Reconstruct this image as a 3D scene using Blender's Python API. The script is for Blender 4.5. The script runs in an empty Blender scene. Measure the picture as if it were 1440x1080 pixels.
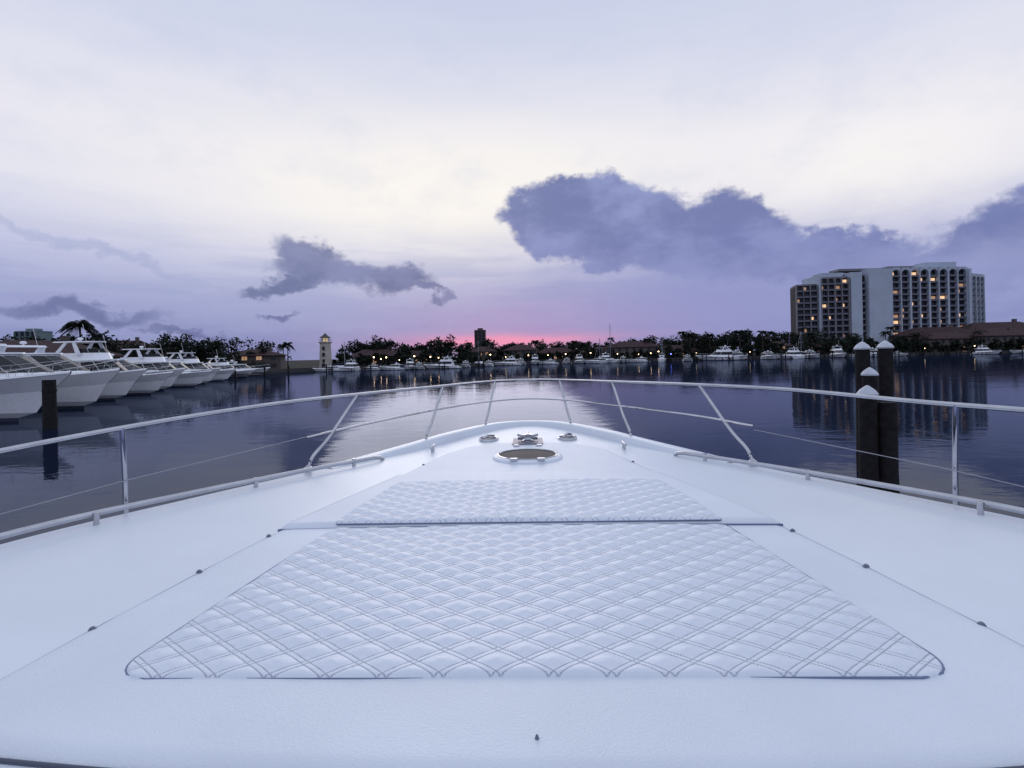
import bpy, math, random
import numpy as np
from mathutils import Vector, Matrix
random.seed(7); rng=np.random.default_rng(7)
R=math.radians
def lin(c):
    c=c/255.0
    return c/12.92 if c<=.04045 else ((c+.055)/1.055)**2.4
def S(r,g,b): return (lin(r),lin(g),lin(b),1)

scene=bpy.context.scene
scene.view_settings.view_transform='Standard'
scene.view_settings.look='None'
scene.view_settings.exposure=0

# ------------------------------------------------------------ materials
def pm(name,col,rough=.5,metal=0,var=.12,scale=4.,bump=0,bscale=60.,spec=.5,coat=0):
    m=bpy.data.materials.new(name); m.use_nodes=True
    nt=m.node_tree; b=nt.nodes['Principled BSDF']
    tc=nt.nodes.new('ShaderNodeTexCoord')
    n=nt.nodes.new('ShaderNodeTexNoise'); n.inputs['Scale'].default_value=scale; n.inputs['Detail'].default_value=4
    nt.links.new(tc.outputs['Object'],n.inputs['Vector'])
    r=nt.nodes.new('ShaderNodeValToRGB')
    r.color_ramp.elements[0].position=.3; r.color_ramp.elements[1].position=.7
    r.color_ramp.elements[0].color=tuple(c*(1-var) for c in col)+(1,)
    r.color_ramp.elements[1].color=tuple(min(1,c*(1+var)) for c in col)+(1,)
    nt.links.new(n.outputs['Fac'],r.inputs['Fac']); nt.links.new(r.outputs['Color'],b.inputs['Base Color'])
    b.inputs['Roughness'].default_value=rough; b.inputs['Metallic'].default_value=metal
    b.inputs['Specular IOR Level'].default_value=spec
    b.inputs['Coat Weight'].default_value=coat
    if bump:
        n2=nt.nodes.new('ShaderNodeTexNoise'); n2.inputs['Scale'].default_value=bscale; n2.inputs['Detail'].default_value=3
        nt.links.new(tc.outputs['Object'],n2.inputs['Vector'])
        bp=nt.nodes.new('ShaderNodeBump'); bp.inputs['Strength'].default_value=1; bp.inputs['Distance'].default_value=bump
        nt.links.new(n2.outputs['Fac'],bp.inputs['Height']); nt.links.new(bp.outputs['Normal'],b.inputs['Normal'])
    return m
def em(name,col,st,samp=False):
    m=bpy.data.materials.new(name); m.use_nodes=True
    b=m.node_tree.nodes['Principled BSDF']
    b.inputs['Base Color'].default_value=(.3,.25,.2,1)
    b.inputs['Emission Color'].default_value=col+(1,); b.inputs['Emission Strength'].default_value=st
    if not samp: m.cycles.emission_sampling='NONE'
    return m

gel=pm('gelcoat_deck',(.71,.765,.84),.30,var=.04,scale=1.1,bump=.0009,bscale=230,spec=.55)
vinyl=pm('vinyl_cover',(.70,.75,.83),.42,var=.045,scale=1.7,bump=.0018,bscale=160,spec=.45)
steel=pm('polished_steel',(.50,.51,.55),.06,1,var=.1,scale=9)
darkrub=pm('dark_piping',(.06,.07,.11),.5)
wsteel=pm('steel_wire',(.3,.31,.35),.35,1)
yw=pm('white_gelcoat',(.80,.83,.88),.25,var=.05,coat=.3)
yglass=pm('tinted_glass',(.008,.010,.016),.25,var=.2,spec=.2)
boot=pm('boot_stripe',(.02,.025,.05),.4)
wood=pm('weathered_timber',(.018,.017,.020),.85,var=.35,scale=6,bump=.02,bscale=12,spec=.15)
capw=pm('white_cone_cap',(.5,.53,.6),.5)
bark=pm('bark',(.05,.04,.035),.9,var=.3)
leaf=pm('foliage',(.014,.020,.014),.8,var=.6,scale=.35,spec=.15)
leaf2=pm('palm_frond',(.013,.018,.013),.7,var=.4,scale=.8,spec=.2)
stucco=pm('cream_stucco',(.38,.36,.32),.85,var=.12,scale=.7)
stuccoh=pm('house_stucco',(.10,.09,.09),.85,var=.2,scale=.7)
stucco2=pm('tan_stucco',(.075,.065,.065),.85,var=.15,scale=.7)
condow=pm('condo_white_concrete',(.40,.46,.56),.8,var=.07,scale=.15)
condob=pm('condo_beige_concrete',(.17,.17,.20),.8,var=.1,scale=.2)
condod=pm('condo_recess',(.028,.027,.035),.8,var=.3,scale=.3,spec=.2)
wglass=pm('window_glass',(.015,.018,.028),.15,var=.3,spec=.4)
roofm=pm('terracotta_roof',(.05,.028,.032),.85,var=.3,scale=1.5,bump=.05,bscale=3,spec=.2)
lit=em('lit_window',(1,.62,.34),1.0)
lit2=em('lit_window_dim',(1,.55,.3),.35)
lampm=em('lamp_globe',(1,.66,.38),9.)
lampb=em('blue_lamp',(.15,.2,1.),6.)
concrete=pm('seawall_concrete',(.05,.05,.055),.9,var=.3,scale=.8)
grass=pm('grass_ground',(.015,.019,.014),.95,var=.3,scale=.1,spec=.1)
canvas=pm('blue_canvas',(.02,.03,.08),.8)

# ------------------------------------------------------------ mesh builder
class MB:
    def __init__(s): s.v=[];s.f=[];s.m=[]
    def add(s,vs,fs,mat=0):
        o=len(s.v); s.v+= [tuple(map(float,p)) for p in vs]
        for f in fs: s.f.append(tuple(i+o for i in f)); s.m.append(mat)
    def box(s,x0,x1,y0,y1,z0,z1,mat=0):
        vs=[(x0,y0,z0),(x1,y0,z0),(x1,y1,z0),(x0,y1,z0),(x0,y0,z1),(x1,y0,z1),(x1,y1,z1),(x0,y1,z1)]
        s.add(vs,[(0,3,2,1),(4,5,6,7),(0,1,5,4),(1,2,6,5),(2,3,7,6),(3,0,4,7)],mat)
    def tube(s,path,r,mat=0,n=8,sy=1.):
        P=[Vector(p) for p in path]; rs=r if hasattr(r,'__len__') else [r]*len(P)
        rings=[]; 
        for i,p in enumerate(P):
            t=(P[min(i+1,len(P)-1)]-P[max(i-1,0)]).normalized()
            up=Vector((0,0,1)) if abs(t.z)<.9 else Vector((0,1,0))
            a=t.cross(up).normalized(); b=a.cross(t).normalized()
            rings.append([p+a*math.cos(2*math.pi*k/n)*rs[i]+b*math.sin(2*math.pi*k/n)*rs[i]*sy for k in range(n)])
        s.loft(rings,mat,True,True)
    def loft(s,rings,mat=0,closed=True,cap=False):
        n=len(rings[0]); vs=[p for r in rings for p in r]; fs=[]
        for i in range(len(rings)-1):
            for k in range(n if closed else n-1):
                k2=(k+1)%n
                fs.append((i*n+k,i*n+k2,(i+1)*n+k2,(i+1)*n+k))
        if cap:
            fs.append(tuple(range(n-1,-1,-1))); fs.append(tuple((len(rings)-1)*n+k for k in range(n)))
        s.add(vs,fs,mat)
    def rev(s,c,prof,mat=0,n=16,cap=True):
        rings=[[(c[0]+r*math.cos(2*math.pi*k/n),c[1]+r*math.sin(2*math.pi*k/n),c[2]+z) for k in range(n)] for r,z in prof]
        s.loft(rings,mat,True,cap)
    def frustum(s,ob,z0,ot,z1,mat=0,topmat=None):
        n=len(ob)
        s.add([(x,y,z0) for x,y in ob]+[(x,y,z1) for x,y in ot],
              [(i,(i+1)%n,n+(i+1)%n,n+i) for i in range(n)],mat)
        s.add([(x,y,z1) for x,y in ot],[tuple(range(n))],mat if topmat is None else topmat)
        s.add([(x,y,z0) for x,y in ob],[tuple(range(n-1,-1,-1))],mat)
    def band(s,ob,z0,ot,z1,t0,t1,off,mat,skip=()):
        n=len(ob)
        def pt(i,t):
            x=ob[i][0]*(1-t)+ot[i][0]*t; y=ob[i][1]*(1-t)+ot[i][1]*t
            return x,y,z0*(1-t)+z1*t
        cx=sum(p[0] for p in ob)/n
        for i in range(n):
            if i in skip: continue
            j=(i+1)%n
            a,b,c,d=pt(i,t0),pt(j,t0),pt(j,t1),pt(i,t1)
            e=Vector(b)-Vector(a); h=Vector(d)-Vector(a); nn=e.cross(h)
            if nn.length<1e-6: continue
            nn.normalize()
            mid=(Vector(a)+Vector(b))/2-Vector((cx,0,a[2]))
            if nn.dot(mid)<0: nn=-nn
            nn*=off
            e=e*.02
            s.add([Vector(a)+nn+e,Vector(b)+nn-e,Vector(c)+nn-e,Vector(d)+nn+e],[(0,1,2,3)],mat)
    def obj(s,name,mats,parent=None,smooth=35):
        me=bpy.data.meshes.new(name); me.from_pydata(s.v,[],s.f); me.update()
        for m in mats: me.materials.append(m)
        me.polygons.foreach_set('material_index',s.m)
        if smooth:
            me.polygons.foreach_set('use_smooth',[True]*len(s.f)); me.set_sharp_from_angle(angle=R(smooth))
        o=bpy.data.objects.new(name,me); scene.collection.objects.link(o)
        if parent: o.parent=parent
        return o
def empty(name,loc=(0,0,0),rz=0):
    e=bpy.data.objects.new(name,None); e.location=loc; e.rotation_euler=(0,0,rz); e.empty_display_size=.3
    scene.collection.objects.link(e); return e
def inst(name,me,loc,rz=0,sc=1.,parent=None):
    o=bpy.data.objects.new(name,me); o.location=loc; o.rotation_euler=(0,0,rz)
    o.scale=(sc,sc,sc) if not hasattr(sc,'__len__') else sc
    scene.collection.objects.link(o); o.parent=parent; return o
def catmull(P,n=8):
    P=[np.array(p,float) for p in P]; out=[]
    Q=[2*P[0]-P[1]]+P+[2*P[-1]-P[-2]]
    for i in range(1,len(Q)-2):
        for k in range(n):
            t=k/n; a,b,c,d=Q[i-1],Q[i],Q[i+1],Q[i+2]
            out.append(.5*((2*b)+(c-a)*t+(2*a-5*b+4*c-d)*t*t+(3*b-a-3*c+d)*t**3))
    out.append(P[-1]); return out

# ============================================================ OUR YACHT
boat=empty('motor_yacht',(-.03,0,0),-R(1.8))
epts=[(3.2,-6),(3.2,-3),(3.15,0),(3.0,1.5),(2.78,2.7),(2.32,3.63),(1.88,4.38),(1.15,5.55),(.8,6.25),(.52,6.72),(.28,6.93),(0,7.0)]
full=epts+[(-x,y) for x,y in epts[-2::-1]]
ed=catmull(full,10); half=ed[:len(ed)//2+1]
half[-1]=np.array([0.0,7.0])
hy=np.array([p[1] for p in half]); hx=np.array([p[0] for p in half])
def W(y): return float(np.interp(y,hy,hx))
def dz(x,y):
    w=max(W(y),.05); return 2.765+.04*(1-min(1,(x/w)**2))
mb=MB()
NS=24
rings=[]
for p in half[:-1]:
    w,y=p
    def hs(sgn,y=y,w=w):
        k=max(0,min(1,(y-1)/6.1))
        out=[]
        for f,z in ((1.015,2.74),(1.02,2.66),(.97,2.2),(.86-.25*k,1.2),(.72-.5*k,.1),(.6-.55*k,-.5)):
            yy=y-(2.7-z)*.55*k
            out.append((sgn*(w*f+(.03 if z>2.5 else 0)),yy,z))
        return out
    left=hs(-1)[::-1]; right=hs(1)
    mid=[(w*s,y,dz(w*s,y)) for s in np.linspace(-1,1,NS*2+1)]
    rings.append(left+mid+right)
mb.loft(rings,0,False)
mb.obj('hull_and_deck',[gel],boat,50)
mb=MB(); lip=[]
e2=[p for p in ed if p[1]>4.55]
cen=np.array([0,3.])
for i,p in enumerate(e2):
    t=e2[min(i+1,len(e2)-1)]-e2[max(i-1,0)]; t/=np.linalg.norm(t)
    nrm=np.array([-t[1],t[0]])
    if nrm.dot(p-cen)<0: nrm=-nrm
    h=.085*min(1,max(0,(p[1]-4.55)/1.3))**.8+.004
    k=lambda o,z: (p[0]+nrm[0]*o,p[1]+nrm[1]*o,2.765+z)
    lip.append([k(-.13,.0),k(-.118,h*.8),k(-.10,h),k(-.01,h+.004),k(.035,h*.8),k(.05,-.03)])
mb.loft(lip,0,False); mb.obj('bow_bulwark',[gel],boat,60)
ty=[1.0,1.75,2.25,2.7,3.1,3.8,5.0,5.3,5.43,5.47]; tx=[1.55,1.48,1.41,1.33,1.22,1.03,.76,.58,.3,.02]
def T(y): return float(np.interp(y,ty,tx))
def sh0(x,y): return y+.055*x*x*max(0,min(1,(2-y)/.85))
mb=MB(); rings=[]
Y0=1.125
ys=np.concatenate([[Y0,Y0+.005,Y0+.015,Y0+.035],np.linspace(Y0+.06,5.3,160),np.linspace(5.32,5.47,14)])
for y in ys:
    t=T(y); row=[]
    ss=np.concatenate([[-1,-.992,-.98,-.965],np.linspace(-.94,.94,101),[.965,.98,.992,1]])
    for s in ss:
        x=t*s; e=min(t-abs(x),y-Y0,(5.475-y))
        hgt=.020*math.sin(min(1,max(0,e)/.045)*math.pi/2)
        wr=.0035*math.sin(x*3.1+y*1.7)*math.sin(y*2.3-x)+.0014*math.sin(x*9+y*4)*math.sin(y*8)
        # slight puckers where the snaps pull the cover
        ey=t-abs(x)
        pk=sum(math.exp(-((y-q)/.05)**2) for q in (1.77,2.25,2.7,3.1,3.5,3.95,4.45))
        wr-=.007*pk*math.exp(-(ey/.09)**2)
        row.append((x,sh0(x,y),dz(x,y)-.002+hgt+wr*min(1,max(0,e)/.05)))
    rings.append(row)
mb.loft(rings,0,False); mb.obj('vinyl_cover',[vinyl],boat,60)
mb=MB()
mb.tube([(x,sh0(x,Y0-.01),dz(x,1.17)+.004) for x in np.linspace(-1.53,1.53,40)],.0055,0)
for sg in (1,-1):
    mb.tube([(sg*(T(y)+.002),sh0(T(y),y),dz(T(y),y)-.0006) for y in np.linspace(1.2,5.3,60)],.0024,1)
mb.obj('cover_edge_piping',[darkrub,pm('seam_sealant',(.38,.43,.55),.7)],boat)
mb=MB()
def stud(x,y,z,r=.0125):
    mb.rev((x,y,z),[(r*1.25,0),(r*1.25,.003),(r,.004),(r*.9,.008),(r*.5,.011),(.0005,.012)],0,12)
for sg in (1,-1):
    for y in (1.77,2.25,2.7,3.1,3.5,3.95,4.45): stud(sg*(T(y)-.022),y+.002,dz(T(y),y)+.012,.0105)
stud(.03,1.235,dz(0,1.2)+.018,.004)
mb.obj('snap_fasteners',[pm('snap_metal',(.16,.18,.24),.35,.8)],boat)

# pads
quilt=bpy.data.materials.new('quilted_vinyl'); quilt.use_nodes=True
nt=quilt.node_tree; bs=nt.nodes['Principled BSDF']
def mk(nt):
    def M(op,*a,clamp=False):
        n=nt.nodes.new('ShaderNodeMath'); n.operation=op; n.use_clamp=clamp
        for i,v in enumerate(a):
            if isinstance(v,(int,float)): n.inputs[i].default_value=v
            else: nt.links.new(v,n.inputs[i])
        return n.outputs[0]
    return M
M=mk(nt)
PX,PY=.158,.118; A0=.085
tc=nt.nodes.new('ShaderNodeTexCoord'); sp=nt.nodes.new('ShaderNodeSeparateXYZ'); nt.links.new(tc.outputs['Object'],sp.inputs[0])
X,Y=M('DIVIDE',sp.outputs[0],PX),M('DIVIDE',sp.outputs[1],PY)
def dist(u):
    f=M('FRACT',M('ADD',u,100.5)); return M('ABSOLUTE',M('SUBTRACT',f,.5))
U,V=M('ADD',X,Y),M('SUBTRACT',X,Y)
def seam(u,v):
    a=M('ABSOLUTE',M('SUBTRACT',dist(u),A0))
    line=M('SUBTRACT',1,M('DIVIDE',a,.026),clamp=True)
    dash=M('ADD',.5,M('MULTIPLY',M('SINE',M('MULTIPLY',v,75)),.5))
    return line,M('MULTIPLY',line,dash)
l1,s1=seam(U,V); l2,s2=seam(V,U)
ln=M('MAXIMUM',l1,l2); st=M('MAXIMUM',s1,s2)
mix=nt.nodes.new('ShaderNodeMix'); mix.data_type='RGBA'
mix.inputs[6].default_value=(.70,.75,.84,1); mix.inputs[7].default_value=(.17,.24,.42,1)
nt.links.new(M('MULTIPLY',M('ADD',M('MULTIPLY',ln,.28),M('MULTIPLY',st,.55)),.85,clamp=True),mix.inputs[0])
nt.links.new(mix.outputs[2],bs.inputs['Base Color']); bs.inputs['Roughness'].default_value=.40
bs.inputs['Specular IOR Level'].default_value=.5
n1=nt.nodes.new('ShaderNodeTexNoise'); n1.inputs['Scale'].default_value=45; n1.inputs['Detail'].default_value=5; nt.links.new(tc.outputs['Object'],n1.inputs['Vector'])
bp=nt.nodes.new('ShaderNodeBump'); bp.inputs['Distance'].default_value=.004; bp.inputs['Strength'].default_value=1
nt.links.new(M('SUBTRACT',M('MULTIPLY',n1.outputs['Fac'],.6),M('MULTIPLY',ln,.6)),bp.inputs['Height']); nt.links.new(bp.outputs['Normal'],bs.inputs['Normal'])

def pad(name,y0,y1,h0,h1,base,Tk,r0,r1):
    nx,ny=420,int((y1-y0)/.0055)
    def hw(y):
        h=h0+(h1-h0)*(y-y0)/(y1-y0)
        if y<y0+r0: h-=r0*(1-math.sqrt(max(0,1-((y0+r0-y)/r0)**2)))
        if y>y1-r1: h-=r1*(1-math.sqrt(max(0,1-((y-y1+r1)/r1)**2)))
        return h
    ys=y0+(y1-y0)*np.linspace(0,1,ny)
    ss=np.sin(np.linspace(-1,1,nx)*math.pi/2*.8)/math.sin(math.pi/2*.8)
    H=np.array([hw(y) for y in ys]); Wd=np.array([W(y) for y in ys])
    Xg=H[:,None]*ss[None,:]; Yg=np.repeat(ys[:,None],nx,1)
    e=np.minimum(np.minimum(H[:,None]-np.abs(Xg),Yg-y0),y1-Yg); e=np.maximum(e,0)
    q=np.clip(e/.014,0,1); edge=np.sqrt(1-(1-q)**2)
    def a(u): return np.abs(u-np.round(u))
    au,av=a(Xg/PX+Yg/PY),a(Xg/PX-Yg/PY)
    def sm(t): t=np.clip(t,0,1); return t*t*(3-2*t)
    def pf(v): return np.where(v>A0,np.sqrt(np.clip((v-A0)/.415,0,1))*1.0,0.15*sm((A0-v)/.05))
    puff=.0125*pf(au)*pf(av)
    ch=.0018*((au<A0)|(av<A0))
    irr=.0035*np.sin(Xg*5.3+Yg*3.1)*np.sin(Yg*7.1-Xg*2.2)
    Zg=2.765+.04*(1-(Xg/Wd[:,None])**2)+base+edge*Tk+(puff+ch)*np.clip(e/.03,0,1)+irr*edge
    V=np.stack([Xg,Yg,Zg],-1).reshape(-1,3)
    F=[(i*nx+k,i*nx+k+1,(i+1)*nx+k+1,(i+1)*nx+k) for i in range(ny-1) for k in range(nx-1)]
    me=bpy.data.meshes.new(name); me.from_pydata(V.tolist(),[],F); me.update(); me.materials.append(quilt)
    me.polygons.foreach_set('use_smooth',[True]*len(F))
    o=bpy.data.objects.new(name,me); scene.collection.objects.link(o); o.parent=boat
    m2=MB(); per=[(H[i],ys[i]) for i in range(ny)][::4]
    loop=[(x,y) for x,y in per]+[(-x,y) for x,y in per[::-1]]+[per[0]]
    m2.tube([(x*1.001,y,dz(x,y)+base+.002) for x,y in loop],.0036,0,6)  # dark tube stands in for contact shade in the gap round the pad
    m2.obj(name+'_gap_shade',[pm(name+'_gap_shade',(.14,.18,.30),.6)],boat)
pad('sunpad_seat',1.475,2.775,1.18,1.01,.016,.010,.12,.02)
mb=MB(); rings=[]
bh=lambda y:1.30-(y-2.79)*.275
for y in np.concatenate([[2.79,2.795,2.81],np.linspace(2.84,3.95,40),[3.98,4.0]]):
    h=bh(y); row=[]
    for s in np.concatenate([[-1,-.992,-.98],np.linspace(-.96,.96,41),[.98,.992,1]]):
        x=h*s; e=max(0,min(h-abs(x),y-2.789,4.001-y)); row.append((x,y,dz(x,y)+.008+.034*math.sin(min(1,e/.03)*math.pi/2)))
    rings.append(row)
mb.loft(rings,0,False)
mb.tube([(x,2.786,dz(x,2.79)+.016) for x in np.linspace(-1.3,1.3,30)],.006,1,6)  # dark tubes along aft and side edges imitate shade beneath the base
for sg in (1,-1): mb.tube([(sg*(bh(y)+.001),y,dz(bh(y),y)+.012) for y in np.linspace(2.79,3.3,12)],[.005*(1-.8*t) for t in np.linspace(0,1,12)],1,6)
mb.obj('backrest_base',[vinyl,pm('base_under_shade',(.10,.13,.24),.6)],boat,60)
pad('sunpad_backrest',2.80,3.70,1.01,.90,.034,.014,.02,.12)

# rails -------------------------------------------------
mb=MB()
L_=[(2.93,1.0,.555),(2.95,1.9,.515),(2.81,2.8,.455),(2.45,3.5,.392),(2.05,4.3,.352),(1.62,5.08,.34),(1.0,6.15,.335),(.55,6.88,.33),(.2,7.18,.33)]
Rr=[(2.97,1.0,.445),(2.99,1.9,.405),(2.85,2.8,.366),(2.49,3.5,.347),(2.05,4.3,.312),(1.62,5.08,.31),(1.0,6.15,.322),(.55,6.88,.33),(.2,7.18,.33)]
L0=[(3.2,-2.5,.7)]+L_; R0=[(3.2,-2.5,.55)]+Rr
path=[(-x,y,3.7-d) for x,y,d in L0]+[(0,7.23,3.37)]+[(x,y,3.7-d) for x,y,d in R0[::-1]]
rail=catmull(path,10)
mb.tube(rail,.0155,0,16)
rp=np.array(rail)
def on(sg,y):
    q=rp[rp[:,0]*sg>0]; q=q[np.argsort(q[:,1])]
    return (float(np.interp(y,q[:,1],q[:,0])),y,float(np.interp(y,q[:,1],q[:,2])))
for sg in (1,-1):
    for yb,yt,xt in ((4.42,5.1,None),(5.62,6.2,None),(6.65,7.02,None)):
        b=np.array([sg*(W(yb)-.04),yb,2.80]); t=np.array(on(sg,yt))
        m1=b+(t-b)*.12+np.array([0,-.03,.03])
        mb.tube(catmull([b,m1,b+(t-b)*.4,t],6),.0135,0,12)
        mb.rev((b[0],b[1],b[2]-.02),[(.035,0),(.035,.03),(.02,.036),(.0125,.05)],0,14)
    for y in (3.33,1.2,-.8):
        t=np.array(on(sg,y)); b=(t[0]-sg*.02,y-.01,2.70)
        mb.tube([b,(b[0],b[1],2.95),t],.0155,0,14)
        mb.box(min(b[0]-sg*.12,b[0]),max(b[0]-sg*.12,b[0]),y-.035,y+.015,2.70,2.735,0)
mid=[(-1.86,4.5,.655),(-1.55,5.05,.62),(-1.0,6.1,.59),(-.5,6.82,.575),(0,7.1,.57),(.5,6.82,.575),(1.0,6.1,.585),(1.55,5.05,.59),(1.86,4.5,.62)]
mb.tube(catmull([(x,y,3.7-d) for x,y,d in mid],8),.010,0,10)
mb.obj('bow_rail',[steel],boat)
mb=MB()
for sg in (1,-1):
    mb.tube([(sg*1.86,4.5,3.05),(sg*2.5,3.33,2.97),(sg*2.92,2.2,2.90),(sg*2.98,1.2,2.88),(sg*3.1,-.8,2.9)],.003,0,6)
mb.obj('lifeline_wire',[wsteel],boat)
mb=MB()
for sg in (1,-1):
    P=[(3.1,-3),(3.05,0),(2.93,1.5),(2.66,2.75),(2.22,3.58),(1.75,4.28),(1.38,4.78)]
    pts=catmull([(sg*x,y,2.85-.006*i) for i,(x,y) in enumerate(P)],8)
    pts=list(pts)+[np.array((sg*1.33,4.84,2.805)),np.array((sg*1.318,4.855,2.79)),np.array((sg*1.31,4.865,2.76))]
    mb.tube(pts,.019,0,14,sy=.9)
    for x,y in ((2.93,1.5),(2.50,3.06),(2.0,3.92),(1.5,4.62),(2.78,2.3)):
        mb.rev((sg*x,y,2.74),[(.026,0),(.026,.02),(.016,.03),(.016,.1)],0,12)
mb.obj('toe_rail',[steel],boat)
mb=MB(); c=(0,4.66,dz(0,4.66)+.0)
mb.rev(c,[(.30,0),(.30,.024),(.29,.036),(.27,.042),(.26,.040),(.25,.034)],0,48,False)
mb.rev(c,[(.262,.038),(.262,.046),(.250,.050),(.244,.044)],1,48,False)
mb.rev(c,[(.245,.041),(.1,.045),(.001,.046)],2,48,False)
for a in (-.7,.7): mb.box(a*.16-.03,a*.16+.03,c[1]-.28,c[1]-.235,c[2]+.038,c[2]+.058,1)
mb.obj('deck_hatch',[gel,steel,pm('smoked_acrylic',(.008,.007,.012),.5,spec=.08)],boat)
mb=MB(); zz=dz(0,5.5)+.012
mb.box(-.15,.15,5.3,5.65,zz-.01,zz+.018,0)
mb.rev((0,5.42,zz+.018),[(.065,0),(.065,.015),(.04,.025),(.028,.045),(.045,.06),(.048,.07),(.02,.08),(.001,.082)],1,20)
mb.tube([(-.10,5.46,zz+.045),(.10,5.46,zz+.045)],.016,1)
mb.tube([(0,5.5,zz+.03),(0,5.8,zz+.015),(0,6.1,zz+.01)],.012,1)
for sg in (1,-1):
    mb.tube([(sg*.04,5.42,zz+.07),(sg*.10,5.40,zz+.09)],.011,1)
    mb.box(sg*.11-.025,sg*.11+.025,5.2,5.26,zz-.01,zz+.02,1)
mb.obj('anchor_windlass',[pm('brushed_plate',(.22,.22,.25),.45,.8),steel],boat)
mb=MB()
for sg in (1,-1):
    cx,cy,cz=sg*.42,5.80,dz(.42,5.80)+.004
    rr=[]
    for k in range(20):
        a=2*math.pi*k/20; rr.append((cx+.105*math.cos(a),cy+.17*math.sin(a)))
    ring=lambda s,z:[(cx+(x-cx)*s,cy+(y-cy)*s,cz+z) for x,y in rr]
    mb.loft([ring(1,-.02),ring(1,.014),ring(.92,.022),ring(.8,.018),ring(.78,0.006)],0,True)
    mb.add(ring(.8,.006),[tuple(range(20))],1)
    mb.tube([(cx-.05,cy-.1,cz+.03),(cx+.0,cy,cz+.05),(cx+.05,cy+.1,cz+.03)],.012,0)
    x,y=sg*.92,5.2; z=dz(x,y)
    mb.tube([(x,y-.1,z+.05),(x,y+.1,z+.05)],.012,0)
    for o in (-.035,.035): mb.tube([(x,y+o,z-.01),(x,y+o,z+.05)],.011,0)
mb.obj('mooring_cleats',[steel,darkrub],boat)

# ============================================================ WATER / GROUND
water=bpy.data.materials.new('water'); water.use_nodes=True
nt=water.node_tree; M=mk(nt); nt.nodes.remove(nt.nodes['Principled BSDF']); outn=nt.nodes['Material Output']
df=nt.nodes.new('ShaderNodeBsdfDiffuse'); df.inputs['Color'].default_value=(.008,.013,.030,1)
gl=nt.nodes.new('ShaderNodeBsdfGlossy'); gl.inputs['Color'].default_value=(.78,.84,.95,1); gl.inputs['Roughness'].default_value=.015
fr=nt.nodes.new('ShaderNodeFresnel'); fr.inputs['IOR'].default_value=1.33
ms=nt.nodes.new('ShaderNodeMixShader')
tc=nt.nodes.new('ShaderNodeTexCoord')
def nz(scale,det,sx=1,sy=1):
    mp=nt.nodes.new('ShaderNodeMapping'); mp.inputs['Scale'].default_value=(sx,sy,1); nt.links.new(tc.outputs['Object'],mp.inputs[0])
    n=nt.nodes.new('ShaderNodeTexNoise'); n.inputs['Scale'].default_value=scale; n.inputs['Detail'].default_value=det; n.inputs['Distortion'].default_value=.4
    nt.links.new(mp.outputs[0],n.inputs['Vector']); return n.outputs['Fac']
patch=nz(.04,2)
h=M('ADD',M('MULTIPLY',nz(.6,2,.8,1.2),.030),M('MULTIPLY',nz(2.8,3,.7,1.3),M('MULTIPLY',patch,.018)))
h=M('ADD',h,M('MULTIPLY',nz(.12,1),.05))
bp=nt.nodes.new('ShaderNodeBump'); bp.inputs['Distance'].default_value=.40; bp.inputs['Strength'].default_value=1
nt.links.new(h,bp.inputs['Height'])
for nd in (df,gl,fr): nt.links.new(bp.outputs['Normal'],nd.inputs['Normal'])
nt.links.new(M('MULTIPLY',fr.outputs[0],.58),ms.inputs[0]); nt.links.new(df.outputs[0],ms.inputs[1]); nt.links.new(gl.outputs[0],ms.inputs[2]); nt.links.new(ms.outputs[0],outn.inputs['Surface'])
mb=MB(); mb.add([(-4000,-4000,0),(4000,-4000,0),(4000,6000,0),(-4000,6000,0)],[(0,1,2,3)]); mb.obj('water',[water],None,0)
shore=[(-72,-300),(-72,150),(-62,174),(-22,182),(0,222),(60,228),(110,232),(180,248),(262,242),(330,200),(340,-300)]
mb=MB(); GZ=1.1
outer=[(-4000,-300),(-4000,3000),(-1500,6000),(0,6000),(60,6000),(110,6000),(1500,6000),(2500,6000),(4000,3000),(4000,1000),(4000,-300)]
n=len(shore)
vs=[(x,y,GZ) for x,y in shore]+[(x,y,GZ) for x,y in outer]
mb.add(vs,[(i,i+1,n+i+1,n+i) for i in range(n-1)]); mb.obj('ground',[grass],None,0)
mb=MB()
for i in range(n-1):
    a,c=Vector(shore[i]),Vector(shore[i+1]); t=(c-a).normalized(); nn=Vector((-t.y,t.x))*.5
    q=[a-nn,c-nn,c+nn,a+nn]
    mb.add([(p.x,p.y,-1) for p in q]+[(p.x,p.y,GZ+.12+i*.003) for p in q],[(4,5,6,7),(0,1,5,4),(1,2,6,5),(2,3,7,6),(3,0,4,7)])
mb.obj('seawall',[concrete],None,0)
mb=MB()
for x in np.arange(-55,250,11.):
    y=np.interp(x,[p[0] for p in shore[2:9]],[p[1] for p in shore[2:9]])
    mb.box(x-.7,x+.7,y-13,y-.6,.75,.9)
    for q in (0,-6,-12):
        for sx in (-.85,.85): mb.box(x+sx-.14,x+sx+.14,y+q-1.1,y+q-.8,-1,2.3)
for y in np.arange(30,140,13.):
    mb.box(-71.4,-56,y-.7,y+.7,.75,.9)
    for q in (0,6,14): mb.box(-70+q,-69.7+q,y+.75,y+1.05,-1,2.4)
mb.obj('wooden_dock',[wood],None,0)

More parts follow.
